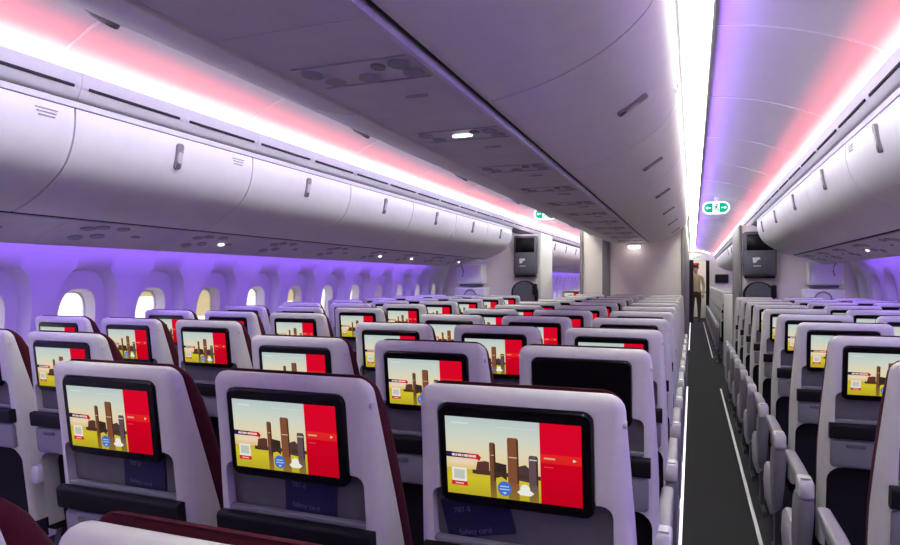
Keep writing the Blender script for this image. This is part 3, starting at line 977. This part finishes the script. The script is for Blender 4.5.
def jump_seat(x0, x1, y, ztop, label):
    t = empty('crew_seat', ((x0 + x1) / 2, y, 0.3), label, 'crew seat')
    hw = (x1 - x0) / 2
    pts = [(-hw, 0.0), (hw, 0.0)] + [(hw * math.cos(a), (ztop - 0.3 - 0.16) + 0.16 * math.sin(a)) for a in [PI * k / 14 for k in range(15)]]
    bm = B(); add_prism(bm, pts, -0.10, 0.0); finish('backrest', bm, 'charcoal', t, 30)
    inner = [(x * 0.86, z * 0.985 + 0.004) for x, z in pts]
    bm = B(); add_prism(bm, inner, -0.115, -0.095); finish('pad', bm, 'monitor_grey', t, 30)
    bm = B(); add_box(bm, (hw * 0.9, -0.125, ztop - 0.42), (0.06, 0.05, 0.16), 0.015); finish('handset', bm, 'black_plastic', t)
    bm = B(); add_box(bm, (0, -0.16, 0.16), (hw * 1.7, 0.10, 0.36), 0.03, 3); finish('folded_seat', bm, 'charcoal', t)
jump_seat(-2.34, -1.985, 8.70, 1.385, 'dark arched crew seat under the monitor by the window bank')
jump_seat(0.58, 0.93, 8.70, 1.375, 'dark arched crew seat under the monitor across the aisle')
def wall_unit(x0, x1, y, sgn, label):
    t = empty('wall_unit', ((x0 + x1) / 2, y, 1.1), label, 'cabinet')
    w = x1 - x0
    bm = B(); add_box(bm, (0, -0.12, 0.375), (w, 0.24, 0.27), 0.02, 3); up = finish('upper_cabinet', bm, 'trim_white', t)
    bm = B(); add_box(bm, (0, -0.13, 0.222), (w * 0.75, 0.20, 0.03), 0.006); finish('shelf', bm, 'monitor_grey', t)
    bm = B(); add_box(bm, (-sgn * 0.02, -0.14, 0.06), (w * 1.15, 0.28, 0.26), 0.02, 3); lo = finish('lower_cabinet', bm, 'trim_white', t)
    bm = B(); add_tube(bm, [(-sgn * w * 0.1 + 0.09 * math.cos(a), -0.295, 0.06 + 0.10 * math.sin(a)) for a in [PI * k / 10 for k in range(11)]], 0.010); finish('handle', bm, 'arm_grey', lo)
    bm = B(); add_tube(bm, [(sgn * w * 0.30, -0.25, 0.50), (sgn * w * 0.22, -0.262, 0.46), (sgn * w * 0.20, -0.262, 0.40), (sgn * w * 0.24, -0.256, 0.34)], 0.008); finish('cord', bm, 'arm_grey', up)
wall_unit(-3.10, -2.72, 8.70, -1, 'white wall cabinets with a loop handle at the end of the window wall')
wall_unit(1.26, 1.62, 8.70, 1, 'white wall cabinets with a loop handle on the partition across the aisle')

slab('wall_divider', 0.47, 1.80, 11.20, 11.26, 0, 1.17, 'shell_plastic', 0.02)

# lamp at the end of the centre service panels
t = empty('dome_light', (CX, 9.50, 1.895), 'small bright dome light at the end of the centre service panels', 'light')
bm = B(); add_box(bm, (0, 0, 0.008), (0.22, 0.09, 0.030), 0.01); finish('base', bm, 'trim_white', t)
bm = B(); add_box(bm, (0, 0, -0.028), (0.165, 0.07, 0.05), 0.022, 4); finish('lens', bm, 'dome_lamp', t)

# exit signs hanging from the ceiling
def exit_sign(x, y, z, label):
    t = empty('exit_sign', (x, y, z), label, 'sign')
    def out(hx, hz): return rr(hx, hz, hz, 8)
    bm = B(); add_prism(bm, out(0.160, 0.078), -0.016, 0.016); finish('frame', bm, 'sign_white_lit', t)
    bm = B(); add_prism(bm, out(0.138, 0.057), -0.019, 0.0); face = finish('face', bm, 'sign_green_lit', t)
    bm = B(); add_box(bm, (0, -0.0205, 0), (0.080, 0.003, 0.114)); finish('pictogram_panel', bm, 'sign_white_lit', face)
    bm = B()
    add_prism(bm, [(0.012 + 0.012 * math.cos(2 * PI * k / 12), 0.036 + 0.012 * math.sin(2 * PI * k / 12)) for k in range(12)], -0.0235, -0.0215)
    for p in ([(-0.012, 0.022), (0.012, 0.022), (0.014, -0.008), (-0.006, -0.008)], [(-0.012, 0.022), (-0.03, 0.006), (-0.026, 0.0), (-0.006, 0.012)], [(0.012, 0.02), (0.03, 0.004), (0.026, 0.0), (0.010, 0.010)],
              [(0.014, -0.006), (0.004, -0.008), (0.022, -0.026), (0.016, -0.048), (0.026, -0.048), (0.033, -0.022)], [(-0.006, -0.006), (0.006, -0.008), (-0.008, -0.030), (-0.034, -0.032), (-0.034, -0.024), (-0.014, -0.022)]):
        add_prism(bm, p, -0.0235, -0.0215)
    finish('running_figure_print', bm, 'sign_green', face)
    for s in (-1, 1):
        bm = B()
        add_prism(bm, [(s * 0.122, 0), (s * 0.098, 0.022), (s * 0.098, 0.007), (s * 0.060, 0.007), (s * 0.060, -0.007), (s * 0.098, -0.007), (s * 0.098, -0.022)], -0.0225, -0.0195)
        finish('arrow', bm, 'sign_white_lit', face)
    bm = B(); add_box(bm, (0, 0, 0.10), (0.05, 0.02, 0.07)); finish('bracket', bm, 'trim_white', t)
exit_sign(0.275, 8.65, 2.293, 'green running-figure exit sign hanging over the carpeted aisle')
exit_sign(-1.87, 8.65, 2.295, 'green exit sign half hidden by the centre bins over the other aisle')

# ---------------------------------------------------------------- far end of the aisle
t = empty('exit_board', (0.17, 23.0, 2.02), 'pale header board with green exit lettering above the far curtain', 'sign')
bm = B(); add_box(bm, (0, 0, 0.13), (0.70, 0.04, 0.24), 0.01); finish('board', bm, 'trim_white', t)
me = None
cu = bpy.data.curves.new('exit_text', 'FONT'); cu.body = 'EXIT'; cu.size = 0.14; cu.align_x = 'CENTER'; cu.extrude = 0.002
tmp = bpy.data.objects.new('exit_text', cu); COL.objects.link(tmp)
me = bpy.data.meshes.new_from_object(tmp.evaluated_get(bpy.context.evaluated_depsgraph_get()))
bpy.data.objects.remove(tmp)
for q in me.vertices: q.co = (q.co.x, -0.0225 - q.co.z, 0.08 + q.co.y)
me.materials.clear(); me.materials.append(M['sign_green'])
o = bpy.data.objects.new('exit_lettering', me); COL.objects.link(o); o.parent = t

def curtain(x0, x1, y, label):
    bm = B()
    n = 28
    f = [(x0 + (x1 - x0) * k / n, y + 0.035 * math.sin(k * 1.6)) for k in range(n + 1)]
    bk = [(x, yy + 0.01) for x, yy in f]
    lo = [(x, yy, 0.03) for x, yy in f + bk[::-1]]
    hi = [(x, yy, 2.03) for x, yy in f + bk[::-1]]
    loft(bm, [lo, hi])
    tag(finish('curtain', bm, 'curtain', None, 60), label, 'curtain')
curtain(-0.24, 0.035, 21.9, 'dark curtain drawn to the centre block side of the far doorway')
curtain(0.42, 0.53, 22.9, 'narrow dark curtain on the farther cabin side of the doorway')
slab('wall_galley_left', -3.3, -0.26, 22.95, 23.10, 0, 2.45, 'beige_panel')
slab('wall_galley_right', 0.56, 1.8, 22.95, 23.10, 0, 2.45, 'beige_panel')
bm = B(); add_box(bm, (0.17, 25.0, 2.30), (0.8, 1.2, 0.03), 0.01)
tag(finish('galley_light', bm, 'galley_lamp'), 'bright ceiling light in the galley beyond the far curtain', 'light')
t = empty('galley_cart', (0.40, 25.0, 0.0), 'pale galley unit standing beyond the far curtain', 'galley unit')
bm = B(); add_box(bm, (0, 0, 0.55), (0.34, 0.6, 1.05), 0.02); finish('body', bm, 'trim_white', t)
bm = B(); add_box(bm, (0, -0.31, 0.95), (0.26, 0.02, 0.04), 0.006); finish('handle', bm, 'latch_grey', t)

# dark monitors on the far partitions
t = empty('far_monitor', (0.90, 22.94, 1.30), 'dark screen high on the far partition across the aisle', 'monitor')
bm = B(); add_box(bm, (0, -0.03, 0.13), (0.42, 0.06, 0.30), 0.015); finish('housing', bm, 'monitor_grey', t)
bm = B(); add_box(bm, (0, -0.063, 0.13), (0.38, 0.006, 0.26)); finish('screen', bm, 'gloss_black', t)

# ---------------------------------------------------------------- the crew member in the far aisle
def skin_mesh(nodes, edges, sub=2):
    me = bpy.data.meshes.new('body')
    me.from_pydata([n[0] for n in nodes], edges, [])
    o = bpy.data.objects.new('tmp', me); COL.objects.link(o)
    md = o.modifiers.new('skin', 'SKIN')
    md.use_smooth_shade = True
    for i, n in enumerate(nodes):
        r = n[1]
        me.skin_vertices[0].data[i].radius = r if isinstance(r, tuple) else (r, r)
        me.skin_vertices[0].data[i].use_root = (i == 0)
    s = o.modifiers.new('sub', 'SUBSURF'); s.levels = sub; s.render_levels = sub
    out = bpy.data.meshes.new_from_object(o.evaluated_get(bpy.context.evaluated_depsgraph_get()))
    bpy.data.objects.remove(o)
    return out
def person(x, y, label):
    t = empty('person', (x, y, 0), label, 'person')
    N, E = [], []
    def nd(p, r, frm=None):
        N.append((p, r))
        if frm is not None: E.append((frm, len(N) - 1))
        return len(N) - 1
    pel = nd((0, 0, 0.93), (0.155, 0.11))
    wst = nd((0, 0, 1.08), (0.135, 0.10), pel)
    chs = nd((0, 0, 1.27), (0.165, 0.115), wst)
    shc = nd((0, 0.01, 1.42), (0.12, 0.085), chs)
    nk = nd((0, 0.0, 1.51), 0.052, shc)
    h1 = nd((0, -0.01, 1.58), (0.062, 0.075), nk)
    h2 = nd((0, -0.01, 1.67), (0.076, 0.092), h1)
    h3 = nd((0, 0.0, 1.745), (0.062, 0.075), h2)
    for s in (-1, 1):
        hp = nd((s * 0.09, 0, 0.86), 0.095, pel)
        kn = nd((s * 0.10, -0.02 * (s + 1), 0.49), 0.06, hp)
        an = nd((s * 0.10, 0.02 - 0.03 * (s + 1), 0.09), 0.042, kn)
        nd((s * 0.11, -0.12 - 0.03 * (s + 1), 0.035), 0.035, an)
        sh = nd((s * 0.185, 0.01, 1.40), 0.062, shc)
        el = nd((s * 0.235, 0.02, 1.12), 0.045, sh)
        wr = nd((s * 0.22, -0.12, 0.93), 0.030, el)
        pm = nd((s * 0.215, -0.165, 0.865), (0.034, 0.022), wr)
        for q, ln in ((-0.026, 0.075), (-0.009, 0.085), (0.009, 0.08), (0.026, 0.062)):
            a = nd((s * 0.215 + q, -0.19, 0.835), 0.010, pm)
            nd((s * 0.215 + q * 1.1, -0.20, 0.835 - ln), 0.008, a)
        th = nd((s * 0.18, -0.19, 0.86), 0.011, pm)
        nd((s * 0.17, -0.21, 0.81), 0.009, th)
    me = skin_mesh(N, E, 2)
    me.name = 'body'
    me.materials.clear()
    for m in ('skin', 'cream_cloth', 'dark_cloth'): me.materials.append(M[m])
    for p in me.polygons:
        c = p.center
        p.use_smooth = True
        p.material_index = 2 if c.z < 0.95 and not (abs(c.x) > 0.16 and c.y < -0.08) else (1 if c.z < 1.485 and not (c.z < 0.95) else 0)
    o = bpy.data.objects.new('body', me); COL.objects.link(o); o.parent = t
    bm = B(); bmesh.ops.create_uvsphere(bm, u_segments=20, v_segments=12, radius=1.0)
    bmesh.ops.delete(bm, geom=[v for v in bm.verts if v.co.z < -0.25 and v.co.y < 0.2], context='VERTS')
    for v in bm.verts: v.co = Vector((v.co.x * 0.094, v.co.y * 0.108 + 0.018, 1.70 + v.co.z * 0.10))
    finish('hair', bm, 'hair_dark', t, 60)
    bm = B(); loft(bm, [[(r * 0.092 * math.cos(2 * PI * k / 20), 0.008 + r * 0.105 * math.sin(2 * PI * k / 20), z) for k in range(20)] for z, r in ((1.765, 1.04), (1.80, 1.08), (1.835, 1.06), (1.855, 0.8))])
    finish('cap', bm, 'cap_red', t, 50)
    bm = B()
    for s in (-1, 1):
        bmesh.ops.create_uvsphere(bm, u_segments=8, v_segments=6, radius=0.011, matrix=Matrix.Translation((s * 0.030, -0.098, 1.672)))
    finish('eyes', bm, 'hair_dark', t)
    bm = B(); add_box(bm, (0, -0.107, 1.635), (0.022, 0.03, 0.045), 0.008); finish('nose', bm, 'skin', t, 60)
    bm = B(); add_box(bm, (0, -0.098, 1.597), (0.05, 0.012, 0.012), 0.004); finish('mouth', bm, 'cap_red', t, 60)
    t.scale = (1.05, 1.05, 1.05)
    return t
person(0.10, 22.5, 'person in a red cap and cream top standing in the far aisle')
